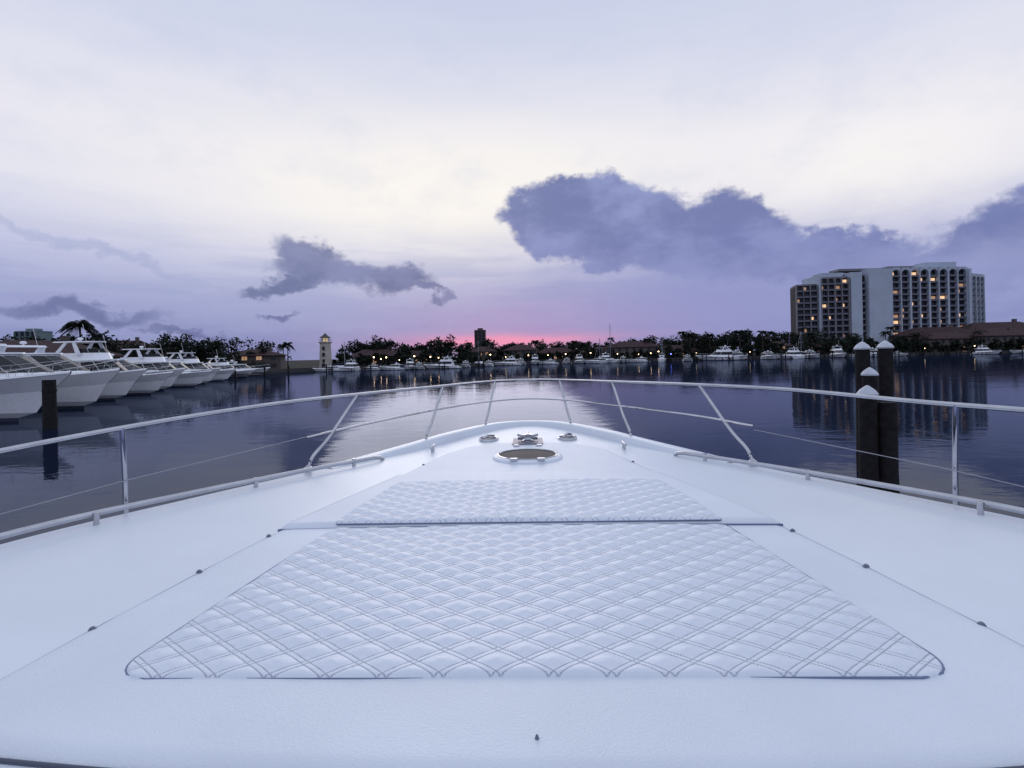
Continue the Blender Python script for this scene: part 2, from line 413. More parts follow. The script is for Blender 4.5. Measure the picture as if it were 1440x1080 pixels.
# ============================================================ OTHER YACHTS
def mir(h): return h+[(x,-y) for x,y in h[::-1] if abs(y)>1e-6]
def yacht_mesh(L,B,style,zsh=1.35,tall=1.):
    # style: 0 express with arch, 1 flybridge with hardtop, 2 long swept coupe
    mb=MB(); rings=[]; sh=[]
    for t in np.linspace(0,1,25):
        x=-L/2+L*t; hb=B/2*(1-max(0,(t-.4)/.6)**2.3)*(0.93+.07*min(1,t*4)); hb=max(hb,.03)
        zs=(zsh+1.0*t**1.5)*L/18
        xw=-L/2+L*.83*t; wb=hb*(.93-.5*t*t)
        xm=xw+(x-xw)*.35
        side=[(xw,wb*.5,-.5),(xw,wb*.93,-.05),(xw+.02,wb*.95,.2),(xm,wb*.97+hb*.03,.5),(xw+(x-xw)*.65,wb*.55+hb*.43,zs*.62),(x-.02,hb*.98,zs-.16),(x,hb+.04,zs-.1),(x,hb,zs)]
        r=[(a,-c,d) for a,c,d in side]+[(x,-hb*.5,zs+.02),(x,0,zs+.05),(x,hb*.5,zs+.02)]+side[::-1]
        rings.append(r); sh.append((x,hb,zs))
    nn=len(rings[0])
    for k in range(nn-1):
        mt=2 if k in (1,nn-3) else 0
        mb.loft([[r[k],r[k+1]] for r in rings],mt,False)
    mb.add(rings[0],[tuple(range(nn))],0)
    wins={0:((8,12),(13,15),(16,17)),1:((6,9),(10,11),(13,14),(16,17)),2:((7,14),(15,18))}[style]
    for sg in (1,-1):
        for i0,i1 in wins:
            for i in range(i0,i1):
                q=[]
                for jj,i_ in enumerate((i,i+1)):
                    top=Vector(rings[i_][5]); bot=Vector(rings[i_][4])
                    if sg>0: top.y=-top.y; bot.y=-bot.y
                    lo,hi=(.2,.75)
                    if i_==i1: lo,hi=.45,.68
                    for f in (lo,hi):
                        p=bot.lerp(top,f); p.y+=sg*.06; q.append(p)
                mb.add(q,[(0,2,3,1)],1)
    k=L/18.; z0=(zsh+.12)*k; hgt={0:1.8,1:2.2,2:2.05}[style]*tall
    fx={0:(.2,-.03,.12),1:(.2,.02,.10),2:(.26,-.10,.10)}[style]
    F0=fx[0]
    b0=mir([(-.36*L,.42*B),((F0-.2)*L,.41*B),((F0-.08)*L,.35*B),((F0-.015)*L,.2*B),(F0*L+.02*L,0.)])
    F1=F0-.16 if style!=2 else F0-.27
    t0=mir([(-.33*L,.35*B),((F1-.13)*L,.34*B),((F1-.05)*L,.28*B),((F1-.012)*L,.15*B),(F1*L,0.)])
    z1=z0+hgt*k
    mb.frustum(b0,z0,t0,z1,0); mb.band(b0,z0,t0,z1,.40,.93,.05,1,skip=(len(b0)-1,))
    b1=mir([(.05*L,.33*B),(.2*L,.27*B),(.33*L,.13*B),(.36*L,0.)]); t1=mir([(.05*L,.28*B),(.17*L,.22*B),(.27*L,.08*B),(.29*L,0.)])
    mb.frustum(b1,z0,t1,z0+.7*k,0)
    mb.add([(.2*L,-.1*B,z0+.72*k),(.26*L,-.06*B,z0+.72*k),(.26*L,.06*B,z0+.72*k),(.2*L,.1*B,z0+.72*k)],[(0,1,2,3)],1)
    r0=mir([(-.42*L,.37*B),((F1-.12)*L,.36*B),((F1-.03)*L,.29*B),((F1+.005)*L,.15*B),((F1+.015)*L,0.)])
    mb.frustum(r0,z1+.003,[(x*.99,y*.95) for x,y in r0],z1+.13,0)
    if style==1:
        c0=mir([(-.3*L,.34*B),(-.12*L,.33*B),(-.03*L,.26*B),(.01*L,.12*B),(.02*L,0.)]); c1=[(x-.02*L,y*.93) for x,y in c0]
        z2=z1+.13; mb.frustum(c0,z2,c1,z2+.7*k,0)
        c2=[(x*.98-.02*L,y*.92) for x,y in c1]; mb.band(c1,z2+.7*k,c2,z2+1.15*k,0,1,.01,1,skip=(0,len(c0)-1,len(c0)-2))
        zt=z2+1.85*k
        for sg in (1,-1):
            for xa,xb in ((-.30,-.22),(-.12,-.16)):
                mb.add([(xa*L,sg*.33*B,z2+.5*k),((xa+.035)*L,sg*.33*B,z2+.5*k),((xb+.025)*L,sg*.3*B,zt),(xb*L,sg*.3*B,zt),
                        (xa*L,sg*.31*B,z2+.5*k),((xa+.035)*L,sg*.31*B,z2+.5*k),((xb+.025)*L,sg*.28*B,zt),(xb*L,sg*.28*B,zt)],
                       [(0,1,2,3),(7,6,5,4),(0,4,5,1),(1,5,6,2),(2,6,7,3),(3,7,4,0)],0)
        h0=mir([(-.3*L,.33*B),(-.1*L,.31*B),(-.05*L,.15*B),(-.04*L,0.)]); mb.frustum(h0,zt,[(x*.98,y*.95) for x,y in h0],zt+.11,0)
        mb.rev((-.2*L,0,zt+.11),[(.12,0),(.12,.2),(.3,.25),(.3,.38),(.18,.46),(.01,.48)],0,12)
        mb.tube([(-.22*L,.2*B,zt),(-.25*L,.2*B,zt+2.2)],.025,3,5)
    else:
        ah=.75 if style==0 else .55
        for sg in (1,-1):
            mb.add([(-.38*L,sg*.41*B,z0+.2*k),(-.24*L,sg*.41*B,z0+.2*k),(-.16*L,sg*.33*B,z1+ah*k),(-.2*L,sg*.33*B,z1+ah*k),
                    (-.38*L,sg*.38*B,z0+.2*k),(-.24*L,sg*.38*B,z0+.2*k),(-.16*L,sg*.31*B,z1+ah*k),(-.2*L,sg*.31*B,z1+ah*k)],
                   [(0,1,2,3),(7,6,5,4),(0,4,5,1),(1,5,6,2),(2,6,7,3),(3,7,4,0)],0)
        mb.frustum(mir([(-.21*L,.34*B),(-.15*L,.33*B),(-.14*L,0.)]),z1+ah*k,mir([(-.205*L,.32*B),(-.155*L,.31*B),(-.145*L,0.)]),z1+(ah+.14)*k,0)
        mb.rev((-.178*L,0,z1+(ah+.14)*k),[(.1,0),(.1,.12),(.3,.17),(.3,.33),(.15,.4),(.01,.41)],0,12)
        mb.tube([(-.18*L,.25*B,z1+ah*k),(-.22*L,.25*B,z1+(ah+2.2)*k)],.025,3,5)
        cb=mir([(-.44*L,.36*B),(-.33*L,.38*B)]); 
        mb.frustum(cb,z0+.3*k,mir([(-.42*L,.32*B),(-.31*L,.33*B)]),z1-.1*k,4)
    for sg in (1,-1):
        pr=[(x,sg*(hb*.97),zs+.65*min(1,(i+1)/3)) for i,(x,hb,zs) in enumerate(sh[12:])]
        mb.tube(pr,.018,3,6)
        for i in range(1,len(pr),2): mb.tube([(pr[i][0]-.25,pr[i][1],pr[i][2]-.65),pr[i]],.014,3,5)
        for t_ in (6,10,14):
            x,hb,zs=sh[t_]; mb.tube([(x,sg*(hb+.16),zs-1.15),(x,sg*(hb+.16),zs-1.05),(x,sg*(hb+.16),zs-.5),(x,sg*(hb+.16),zs-.4)],[.05,.15,.15,.05],2 if style else 0,8)
    mb.box(-L/2-.9,-L/2+.05,-B*.4,B*.4,.25,.42,0)
    o=mb.obj('yacht_proto',[yw,yglass,boot,steel,canvas],None,40); me=o.data; bpy.data.objects.remove(o); return me
yA=yacht_mesh(19,5.2,0); yB=yacht_mesh(19,5.4,1); yE=yacht_mesh(24,6.0,2,1.15); yF=yacht_mesh(21,5.4,2,1.25,.9); yC=yacht_mesh(13,4.1,0); yD=yacht_mesh(14,4.3,1)
row=[(yE,24,-29.0,35.5,-9,1.02,1.12),(yF,21,-32.3,44.5,-12,1.05,1.2),(yE,24,-36.5,54,-13,.98,1.12),(yB,19,-39.5,63,-13,1.02,1.05),(yF,21,-43.5,72,-12,.98,1.15),(yB,19,-45,81,-14,.98,1.),(yA,19,-49,91,-12,.98,1.1),(yB,19,-52.,102,-12,.92,1.),(yC,13,-57,112,-10,1.25,1.1),(yD,14,-58,122,-10,1.,1.),(yC,13,-60,134,-10,1.2,1.)]
for me,L,x,y,a,s,zs in row:
    inst('motor_yacht',me,(x-L/2*s*math.cos(R(a)),y-L/2*s*math.sin(R(a)),0),R(a),(s,s,s*zs))
def sh_y(x): return float(np.interp(x,[p[0] for p in shore[2:9]],[p[1] for p in shore[2:9]]))
for i,x in enumerate([-56,-50,-44,-38,-33,-28,-22,-16,-8,-2,4,9,14,21,27,33,38,44,49,60,72,84,93,104,113,126,138,152,168,205,222,236]):
    me=[yC,yD,yC,yC,yD][i%5]; big=1.15 if 80<x<160 else .78
    y=sh_y(x)-9-random.random()*4
    inst('motor_yacht',me,(x+random.uniform(-1,1),y,0),R(-90+random.uniform(-14,14)) if i%3 else R(180+random.uniform(-20,20)),big*random.uniform(.8,1.1))
def sail(x,y,h,rz):
    e=empty('sailboat',(x,y,0),rz); mb=MB(); rings=[]
    for t in np.linspace(0,1,11):
        hb=max(.03,1.6*math.sin(math.pi*min(1,(.25+t*.75)))**.7) if t<1 else .03; X=-5+10*t
        rings.append([(X*.9,0,-.4),(X*.95,-hb*.8,.1),(X,-hb,1.1+.2*t),(X,0,1.2+.2*t),(X,hb,1.1+.2*t),(X*.95,hb*.8,.1)])
    mb.loft(rings,0,True,True)
    b=mir([(-2.5,.9),(1,.8),(2.4,0)]); mb.frustum(b,1.15,[(q*.9,w*.8) for q,w in b],1.75,0); mb.obj('hull',[yw],e)
    mb=MB(); mb.tube([(.6,0,1.2),(.6,0,h)],[.11,.07],0,6); mb.tube([(.6,0,2.3),(-4,0,2.2)],.13,1,6)
    for p in ((4.9,0,1.4),(-4.9,0,1.3),(.6,1.5,1.2),(.6,-1.5,1.2)): mb.tube([p,(.6,0,h)],.02,0,4)
    mb.tube([(.6,-1,h*.6),(.6,1,h*.6)],.04,0,4); mb.obj('mast_and_rigging',[wsteel,canvas],e)
for x,y,h,a in ((38.5,214,15.5,.5),(35,217,10,1),(-13,200,9.5,.3),(60,216,9,1.2),(-52,166,9,.2),(118,221,11,.7),(150,232,10,.2)): sail(x,y,h,a)

# ============================================================ PILINGS
def piling(x,y,h,r,cap=True):
    mb=MB(); n=14
    prof=[(r*1.04,-2),(r*1.03,0),(r*1.06,.5),(r,.9),(r*.99,h*.6),(r*.97,h)]
    rings=[]
    for rr,z in prof:
        rings.append([(rr*(1+.03*math.sin(3*a+z))*math.cos(a),rr*(1+.03*math.sin(3*a+z))*math.sin(a),z) for a in np.linspace(0,2*math.pi,n,endpoint=False)])
    mb.loft(rings,0,True,True)
    if cap: mb.rev((0,0,h+.003),[(r*1.1,-.04),(r*1.12,0),(r*.8,r*.45),(r*.3,r*.85),(.01,r*1.0)],1,18)
    else:
        mb.rev((0,0,h*.75),[(r*1.03,0),(r*1.05,.03),(r*1.05,.12),(r*1.03,.15)],0,14,False)
    o=mb.obj('mooring_piling',[wood,capw],None,40); o.location=(x,y,0); return o
piling(10.5,16.2,3.70,.20); piling(11.12,16.1,3.72,.20)
piling(9.85,14.9,2.98,.19); piling(8.2,12.5,2.64,.20); piling(8.58,12.4,2.45,.2,False)
piling(-27.,31.5,2.85,.34,False)

# ============================================================ TREES
def leaf_clump(mb,c,r,n,size,flat=.75):
    for _ in range(n):
        v=Vector((random.gauss(0,1),random.gauss(0,1),random.gauss(0,1))); v.normalize(); v*=r*random.uniform(.35,1.05); v.z*=flat
        p=Vector(c)+v; s=size*random.uniform(.6,1.3)
        a=Vector((random.gauss(0,1),random.gauss(0,1),random.gauss(0,.6))).normalized(); b=a.cross(Vector((random.gauss(0,1),random.gauss(0,1),random.gauss(0,1)))).normalized()
        mb.add([p-a*s,p-b*s*.6,p+a*s,p+b*s*.6],[(0,1,2,3)],1)
def tree(mb,x,y,z,h,w,dens=1.,ls=.35,low=.3):
    mb.tube([(x,y,z),(x+.1,y,z+h*.25),(x+random.uniform(-.4,.4),y,z+h*.5)],[h*.035,h*.026,h*.018],0,6)
    for i in range(random.randint(9,13)):
        a=random.uniform(0,6.28); rr=w*random.uniform(.1,.75); zz=z+h*random.uniform(low,.86); rr*=1-.6*max(0,((zz-z)/h-.5))
        c=(x+rr*math.cos(a),y+rr*math.sin(a),zz)
        mb.tube([(x,y,z+h*.3),c],[h*.014,h*.004],0,4)
        leaf_clump(mb,c,w*random.uniform(.25,.42),int(36*dens),ls)
mb=MB()
def bandt(x0,x1,n,dy,h0,h1,low=.3,ls=.5):
    for i in range(n):
        x=x0+(x1-x0)*(i+random.random())/n; y=sh_y(x)+random.uniform(*dy); h=random.uniform(h0,h1)
        if random.random()<.15: h*=1.2
        tree(mb,x,y,GZ,h,h*random.uniform(.45,.65),1,ls,low)
bandt(-60,-20,26,(14,40),7,10.4); bandt(-20,60,54,(22,60),6.5,9.8); bandt(60,110,36,(22,60),7.5,11); bandt(80,160,44,(14,40),9.5,12.8)
bandt(150,262,40,(10,28),6.5,9.5); bandt(205,262,16,(60,95),9,13)
bandt(-60,60,64,(2.5,8),2.6,5.2,.12,.4); bandt(60,262,90,(2.5,9),2.8,6.2,.12,.45)
for _ in range(50):
    x=random.uniform(250,520); tree(mb,x,262+random.uniform(0,60),GZ,random.uniform(6,12),5,1,.5)
mb.obj('distant_trees',[bark,leaf],None,0)
mb=MB()
for _ in range(90):
    x=random.uniform(-185,-76); y=random.uniform(104,178); h=random.uniform(7.8,10.4)
    tree(mb,x,y,GZ,h,h*.6,1.2,.4,.15)
for x,y,h,w in ((-80,128,10.6,5.2),(-84,131,9.5,4.4),(-92,120,9.4,4),(-104,100,10.,5),(-97,92,9.4,4.6),(-76,140,9,4.5),(-74,158,7.5,4),(-112,96,10.5,5),(-88,104,8.8,4.5)): tree(mb,x,y,GZ,h,w,2.,.33,.15)
for y in np.arange(20,112,4): tree(mb,-84-random.uniform(0,24),y,GZ,random.uniform(6.8,9.),4,1.3,.33,.12)
mb.obj('tree_belt',[bark,leaf],None,0)
def palm_mesh(h,cr,nf=26):
    mb=MB(); lean=random.uniform(-.6,.6)
    tr=[(lean*(t**2),.2*t,h*t) for t in np.linspace(0,1,8)]
    mb.tube(tr,[.28,.2,.18,.17,.16,.16,.17,.22],0,8)
    top=Vector(tr[-1])
    for i in range(nf):
        a=i*2.4+random.uniform(-.2,.2); up=random.uniform(-.35,1.15); Lf=cr*random.uniform(.85,1.15)
        d=Vector((math.cos(a),math.sin(a),0)); side=Vector((-math.sin(a),math.cos(a),0)); pts=[]
        for t in np.linspace(0,1,13):
            pts.append(top+d*Lf*(t*math.cos(up*.8)*.95)+Vector((0,0,Lf*(math.sin(up)*t-.75*t*t))))
        mb.tube(pts,[.035*(1-.8*t) for t in np.linspace(0,1,13)],1,4)
        for k in range(1,13):
            for q in (0,.5):
                p=pts[k].lerp(pts[k-1],q); ll=.34*cr*math.sin(math.pi*(.12+.83*(k-q)/12))+.1
                for sg in (1,-1):
                    tip=p+side*sg*ll*.75+d*ll*.35-Vector((0,0,ll*.55)); w=d*.09
                    mb.add([p-w,p+w,tip],[(0,1,2)],1)
    o=mb.obj('palm_proto',[bark,leaf2],None,0); me=o.data; bpy.data.objects.remove(o); return me
pA,pB,pC=palm_mesh(10.4,3.6,36),palm_mesh(9,2.7,24),palm_mesh(11,2.5,22)
for me,x,y,s in ((pA,-87.5,110,1.03),(pB,-68.5,165,.85),(pB,-71,168,.8),(pC,75,238,1.02),(pB,79,240,1.15),(pC,82,243,.95),(pB,104,246,1.25),(pC,109,250,1.05),(pB,113,243,1.2),
    (pC,118,247,.98),(pB,60,240,.95),(pB,28,238,.9),(pC,-30,200,.75),(pB,-44,193,.9),(pB,178,258,1.1),(pC,184,262,1.12),(pB,240,262,1.1),(pC,262,268,1.1),(pB,10,236,.95),(pB,88,240,1.1),(pB,140,252,1.1),(pC,-10,215,.8),(pC,44,240,.85)):
    inst('palm_tree',me,(x,y,GZ-.1),random.uniform(0,6),s)

# ============================================================ HOUSES
def house_mesh(w,d,h,fl,wall,seed):
    rnd=random.Random(seed); mb=MB()
    mb.box(-w/2,w/2,-d/2,d/2,0,h,0)
    o=.7; e=[(-w/2-o,-d/2-o),(w/2+o,-d/2-o),(w/2+o,d/2+o),(-w/2-o,d/2+o)]
    rh=d*.26; mb.add([(x,y,h) for x,y in e]+[(x,y,h+.2) for x,y in e]+[(-w/2+d/2,0,h+rh+.2),(w/2-d/2,0,h+rh+.2)],
        [(3,2,1,0),(0,1,5,4),(1,2,6,5),(2,3,7,6),(3,0,4,7),(4,5,9,8),(5,6,9),(6,7,8,9),(7,4,8)],1)
    nb=int(w/3.2)
    for f in range(fl):
        z=.9+f*2.9
        for k in range(nb):
            x=-w/2+(k+.5)*w/nb; door=(f==0 and k%3==1)
            z0=.05 if door else z; ww=.75 if door else .6
            m=3 if rnd.random()<.09 else 2
            mb.box(x-ww-.12,x+ww+.12,-d/2-.06,-d/2+.02,z0-.1,z+1.5,4)
            mb.box(x-ww,x+ww,-d/2-.09,-d/2-.03,z0,z+1.4,m); mb.box(x-.04,x+.04,-d/2-.12,-d/2-.06,z0,z+1.4,4)
    mb.box(w*.22,w*.22+.9,.4,1.3,h+.5,h+rh+1.1,0)
    me_o=mb.obj('h',[wall,roofm,wglass,lit2,stucco2],None,0); me=me_o.data; bpy.data.objects.remove(me_o); return me
HM=[house_mesh(15,10,5.2,2,stuccoh,1),house_mesh(19,10,3.6,1,stucco2,2),house_mesh(13,10,5.4,2,stucco2,3),house_mesh(24,11,5.6,2,stuccoh,4)]
hp=[(-48,1),(-34,1),(-12,2),(4,0),(20,1),(40,1),(54,3),(74,1),(92,1),(122,2),(140,1),(158,0)]
for i,(x,k) in enumerate(hp): inst('waterfront_house',HM[k],(x,sh_y(x)+14+(i%3)*4,GZ),R(random.uniform(-12,12)),random.uniform(.78,.92))
inst('waterfront_house',HM[2],(-77,162,GZ),R(15),(1.2,1,.75)); inst('waterfront_house',HM[3],(-104,140,GZ),R(30),1.)
inst('waterfront_house',HM[1],(-84,72,GZ),R(80),1.); inst('waterfront_house',HM[1],(-84,96,GZ),R(75),1.1)
for x,y,s,k in ((212,264,1.1,3),(236,262,1.25,3),(264,264,1.3,3),(290,268,1.4,3),(225,287,1.5,3),(262,292,1.75,3),(302,294,1.8,3)):
    inst('townhouse',HM[k],(x,y,GZ),R(random.uniform(-8,8)),s)

# ---- decorative lighthouse
lh=empty('lighthouse_tower',(-59.5,172.5,GZ)); mb=MB()
def sq(r,z,n=8): return [(r*math.cos(a),r*math.sin(a),z) for a in np.linspace(math.pi/8,2*math.pi+math.pi/8,n,endpoint=False)]
mb.loft([sq(2.1,0),sq(2.05,.6),sq(1.95,.65),sq(1.65,7.6),sq(2.05,8.0),sq(2.05,8.25),sq(1.3,8.26)],0,True,True)
for z in (1.6,3.6,5.6):
    mb.box(-.35,.35,-1.9,-1.45,z,z+1.1,1)
mb.box(-.5,.5,-2.15,-1.6,0,1.3,1)
mb.obj('tower_shaft',[stucco,wglass],lh,30)
mb=MB(); mb.loft([sq(.8,8.27),sq(.8,9.4)],0,True,True)
for p in sq(1.1,0): mb.tube([(p[0],p[1],8.25),(p[0],p[1],9.5)],.07,1,5)
for p,q in zip(sq(1.9,0),sq(1.9,0)[1:]+sq(1.9,0)[:1]): mb.tube([(p[0],p[1],9.0),(q[0],q[1],9.0)],.04,1,4); mb.tube([(p[0],p[1],8.2),(p[0],p[1],9.0)],.04,1,4)
mb.loft([sq(1.8,9.45),sq(1.75,9.6),sq(.5,10.5),sq(.05,11.1)],2,True,True)
mb.obj('lantern_room',[em('lantern_glow',(1,.75,.4),.5),darkrub,pm('dark_roof',(.05,.05,.055),.7)],lh,30)

def block(name,x,y,w,d,h,wall,fl,nb,lp=.12):
    e=empty(name,(x,y,GZ)); mb=MB(); mb.box(-w/2,w/2,-d/2,d/2,0,h)
    mb.box(-w*.25,w*.25,-d*.2,d*.2,h,h+2.5); mb.box(-w/2-.3,w/2+.3,-d/2-.3,d/2+.3,h+.003,h+.6)
    fh=h/fl
    for f in range(fl):
        mb.box(-w/2-.25,w/2+.25,-d/2-1.1,-d/2-.003,f*fh+fh-.25,f*fh+fh-.01)
    for k in range(nb+1): xx=-w/2+k*w/nb; mb.box(xx-.3,xx+.3,-d/2-1.2,-d/2-.005,0,h)
    mb.obj('walls',[wall],e,0); mb=MB()
    for f in range(fl):
        for k in range(nb):
            xx=-w/2+(k+.5)*w/nb; mb.box(xx-w/nb*.34,xx+w/nb*.34,-d/2-.08,-d/2+.1,f*fh+.5,f*fh+fh-.5,1 if random.random()<lp else 0)
    mb.obj('windows',[wglass,lit2],e,0)
block('apartment_tower',-30,520,10,12,27,stucco2,8,3,.05); block('apartment_tower',-362,410,16,14,28,pm('pale_green_wall',(.14,.2,.22),.8),7,4,.03)

# ---- condominium
cd=empty('condominium_tower',(6.5,0,GZ)); W_=MB(); G_=MB()
FH=3.35
def section(xa,ya,xb,yb,nb,nf,z0,arch,fin=.55,mat=0,dep=16,litp=.1):
    a=Vector((xa,ya)); b=Vector((xb,yb)); t=(b-a).normalized(); nrm=Vector((t.y,-t.x))
    L=(b-a).length; bw=L/nb
    def P(s,o,z): q=a+t*s+nrm*o; return (q.x,q.y,z)
    def bx(mb,s0,s1,o0,o1,z0_,z1_,m):
        vs=[P(s0,o0,z0_),P(s1,o0,z0_),P(s1,o1,z0_),P(s0,o1,z0_),P(s0,o0,z1_),P(s1,o0,z1_),P(s1,o1,z1_),P(s0,o1,z1_)]
        mb.add(vs,[(0,3,2,1),(4,5,6,7),(0,1,5,4),(1,2,6,5),(2,3,7,6),(3,0,4,7)],m)
    top=z0+nf*FH
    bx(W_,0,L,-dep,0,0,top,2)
    bx(W_,0.01,L-.01,-dep+.02,.3,top+.003,top+.9,mat)
    for k in range(nb+1):
        s=k*bw; f=fin if k%2==0 else fin*.55
        bx(W_,s-f/2,s+f/2,.004,2.1,0,top+.01 if not arch else top+1.2,mat)
    for f in range(nf):
        z=z0+f*FH
        for k in range(nb):
            s0=k*bw+fin/2+.01; s1=(k+1)*bw-fin/2-.01
            bx(W_,s0,s1,.005,1.7,z-.18,z+.02,1)
            bx(W_,s0,s1,1.55,1.72,z+.02,z+.78,3)
            m=0
            r_=random.random()
            if r_<litp: m=1
            elif r_<litp*1.8: m=2
            c=(s0+s1)/2; hw=(s1-s0)/2
            bx(G_,c-hw*.85,c-.08,-.02,.08,z+.15,z+2.5,m)
            bx(G_,c+.08,c+hw*.85,-.02,.08,z+.15,z+2.5,m if (m and random.random()<.35) else 0)
    if arch:
        for k in range(nb):
            s0=k*bw+fin/2+.01; s1=(k+1)*bw-fin/2-.01; c=(s0+s1)/2; hw=(s1-s0)/2
            n=8; zc=top-1.6; ztop=top+1.7
            for i in range(n):
                a0=math.pi-math.pi*i/n; a1=math.pi-math.pi*(i+1)/n
                x0_,x1_=c+hw*math.cos(a0),c+hw*math.cos(a1); h0,h1=zc+hw*.95*math.sin(a0),zc+hw*.95*math.sin(a1)
                W_.add([P(x0_,2.0,h0),P(x1_,2.0,h1),P(x1_,2.0,ztop),P(x0_,2.0,ztop)],[(0,1,2,3)],mat)
                W_.add([P(x0_,2.0,h0),P(x1_,2.0,h1),P(x1_,.1,h1),P(x0_,.1,h0)],[(0,1,2,3)],mat)
                W_.add([P(x0_,2.0,ztop),P(x1_,2.0,ztop),P(x1_,-1,ztop),P(x0_,-1,ztop)],[(0,1,2,3)],mat)
    return top
def slab(x0,x1,y0,y1,z1,m=0): W_.box(x0,x1,y0,y1,0,z1,m)
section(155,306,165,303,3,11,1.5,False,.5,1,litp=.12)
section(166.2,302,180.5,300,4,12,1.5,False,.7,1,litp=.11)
slab(165,166.4,300,318,43.5,0)
slab(181,187,297.5,316,44.6); slab(187.3,190.3,300.5,316,43,2); slab(190.5,203,297,316,46.2)
for f in range(12): W_.box(187.32,190.28,299.3,300.45,1.5+f*FH,2.5+f*FH,1)
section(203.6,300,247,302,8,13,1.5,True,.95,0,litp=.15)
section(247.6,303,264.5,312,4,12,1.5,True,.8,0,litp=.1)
slab(246.9,248.2,298.5,316,45.5)
W_.box(168,180,303,312,41.7,45.2,0); W_.box(178,202,303.5,313,46.2,47.4,1); W_.box(228,246,306,314,45,50.4,0); W_.box(207,222,306,314,45,48.6,1)
W_.box(150,268,292,299,0,4.5,1)
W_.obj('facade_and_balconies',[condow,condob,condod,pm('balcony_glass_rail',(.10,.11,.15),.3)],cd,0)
G_.obj('windows',[wglass,lit,lit2],cd,0)

mbp=MB(); mbp.tube([(0,0,0),(0,0,2.9)],[.08,.05],0,6); mbp.rev((0,0,2.9),[(.03,0),(.2,.1),(.24,.25),(.16,.4),(.02,.46)],1,10)
lo=mbp.obj('lp',[darkrub,lampm],None,40); lme=lo.data; bpy.data.objects.remove(lo)
lx=[-46,-42,-40,-36.5,-31,-27,-24,-9,-2,6,15,22,33,44,52,58,63,77,90,101,128,146,171,190,214,243]
for x in lx: inst('lamp_post',lme,(x+random.uniform(-2,2),sh_y(x)+1.2+random.random()*1,GZ),0,random.uniform(.55,1.05))
for y in (52,88,132): inst('lamp_post',lme,(-74,y,GZ),0,.8)
mbp=MB(); mbp.tube([(0,0,0),(0,0,1.6)],.06,0,6); mbp.rev((0,0,1.6),[(.1,0),(.3,.15),(.3,.4),(.05,.5)],1,10)
o=mbp.obj('dock_light',[darkrub,lampb],None,40); o.location=(67.5,sh_y(67.5)+1,GZ)

# ============================================================ SKY
wd=bpy.data.worlds.new('World'); scene.world=wd; wd.use_nodes=True
wd.cycles.sampling_method='MANUAL'; wd.cycles.sample_map_resolution=512
nt=wd.node_tree; M=mk(nt); bg=nt.nodes['Background']
tc=nt.nodes.new('ShaderNodeTexCoord'); sp=nt.nodes.new('ShaderNodeSeparateXYZ'); nt.links.new(tc.outputs['Generated'],sp.inputs[0])
dx,dy_,dz_=sp.outputs
az=M('MULTIPLY',M('ARCTAN2',dx,dy_),57.2958); el=M('MULTIPLY',M('ARCSINE',dz_),57.2958)
def noise(scale,det,sc=(1,1,1),rough=.55,off=(0,0,0)):
    mp=nt.nodes.new('ShaderNodeMapping'); mp.inputs['Scale'].default_value=sc; mp.inputs['Location'].default_value=off; nt.links.new(tc.outputs['Generated'],mp.inputs[0])
    n=nt.nodes.new('ShaderNodeTexNoise'); n.inputs['Scale'].default_value=scale; n.inputs['Detail'].default_value=det; n.inputs['Roughness'].default_value=rough
    nt.links.new(mp.outputs[0],n.inputs['Vector']); return n
n1=noise(9,6,(1,1,1.3),.6); s1=nt.nodes.new('ShaderNodeSeparateColor'); nt.links.new(n1.outputs['Color'],s1.inputs[0])
n2=noise(6,6,(1,1,1.8),.62,(3,1,2)); n3=noise(2.6,4,(1,1,9),.55,(1,5,0))
azw=M('ADD',az,M('MULTIPLY',M('SUBTRACT',s1.outputs[0],.5),11)); elw=M('ADD',el,M('MULTIPLY',M('SUBTRACT',s1.outputs[1],.5),7.5))
def ell(a,e,ra,re,rot=0):
    p=M('SUBTRACT',azw,a); q=M('SUBTRACT',elw,e)
    if rot: q=M('SUBTRACT',q,M('MULTIPLY',p,rot))
    p=M('DIVIDE',p,ra); q=M('DIVIDE',q,re)
    return M('SUBTRACT',1,M('ADD',M('MULTIPLY',p,p),M('MULTIPLY',q,q)))
def mx(l):
    r=l[0]
    for q in l[1:]: r=M('MAXIMUM',r,q)
    return r
def ss(v,a,b):
    n=nt.nodes.new('ShaderNodeMapRange'); n.interpolation_type='SMOOTHSTEP'; nt.links.new(v,n.inputs[0]); n.inputs[1].default_value=a; n.inputs[2].default_value=b; return n.outputs[0]
def mixc(f,a,b):
    n=nt.nodes.new('ShaderNodeMix'); n.data_type='RGBA'
    if isinstance(f,float): n.inputs[0].default_value=f
    else: nt.links.new(f,n.inputs[0])
    for i,c in ((6,a),(7,b)):
        if isinstance(c,tuple): n.inputs[i].default_value=c
        else: nt.links.new(c,n.inputs[i])
    return n.outputs[2]
def gauss(a,e,ra,re,src=(None,None)):
    A=src[0] or az; E=src[1] or el
    p=M('DIVIDE',M('SUBTRACT',A,a),ra); q=M('DIVIDE',M('SUBTRACT',E,e),re)
    return M('EXPONENT',M('MULTIPLY',M('ADD',M('MULTIPLY',p,p),M('MULTIPLY',q,q)),-1))
cr=nt.nodes.new('ShaderNodeValToRGB'); R_=cr.color_ramp
stops=[(0,(124,134,182)),(2.5,(136,144,193)),(6,(162,168,211)),(10,(192,196,228)),(15,(224,225,241)),(20,(230,230,243)),(28,(212,217,237)),(38,(197,205,231)),(55,(208,220,240)),(90,(212,224,242))]
while len(R_.elements)<len(stops): R_.elements.new(.5)
for e_,(p,c) in zip(R_.elements,stops): e_.position=p/90; e_.color=S(*c)
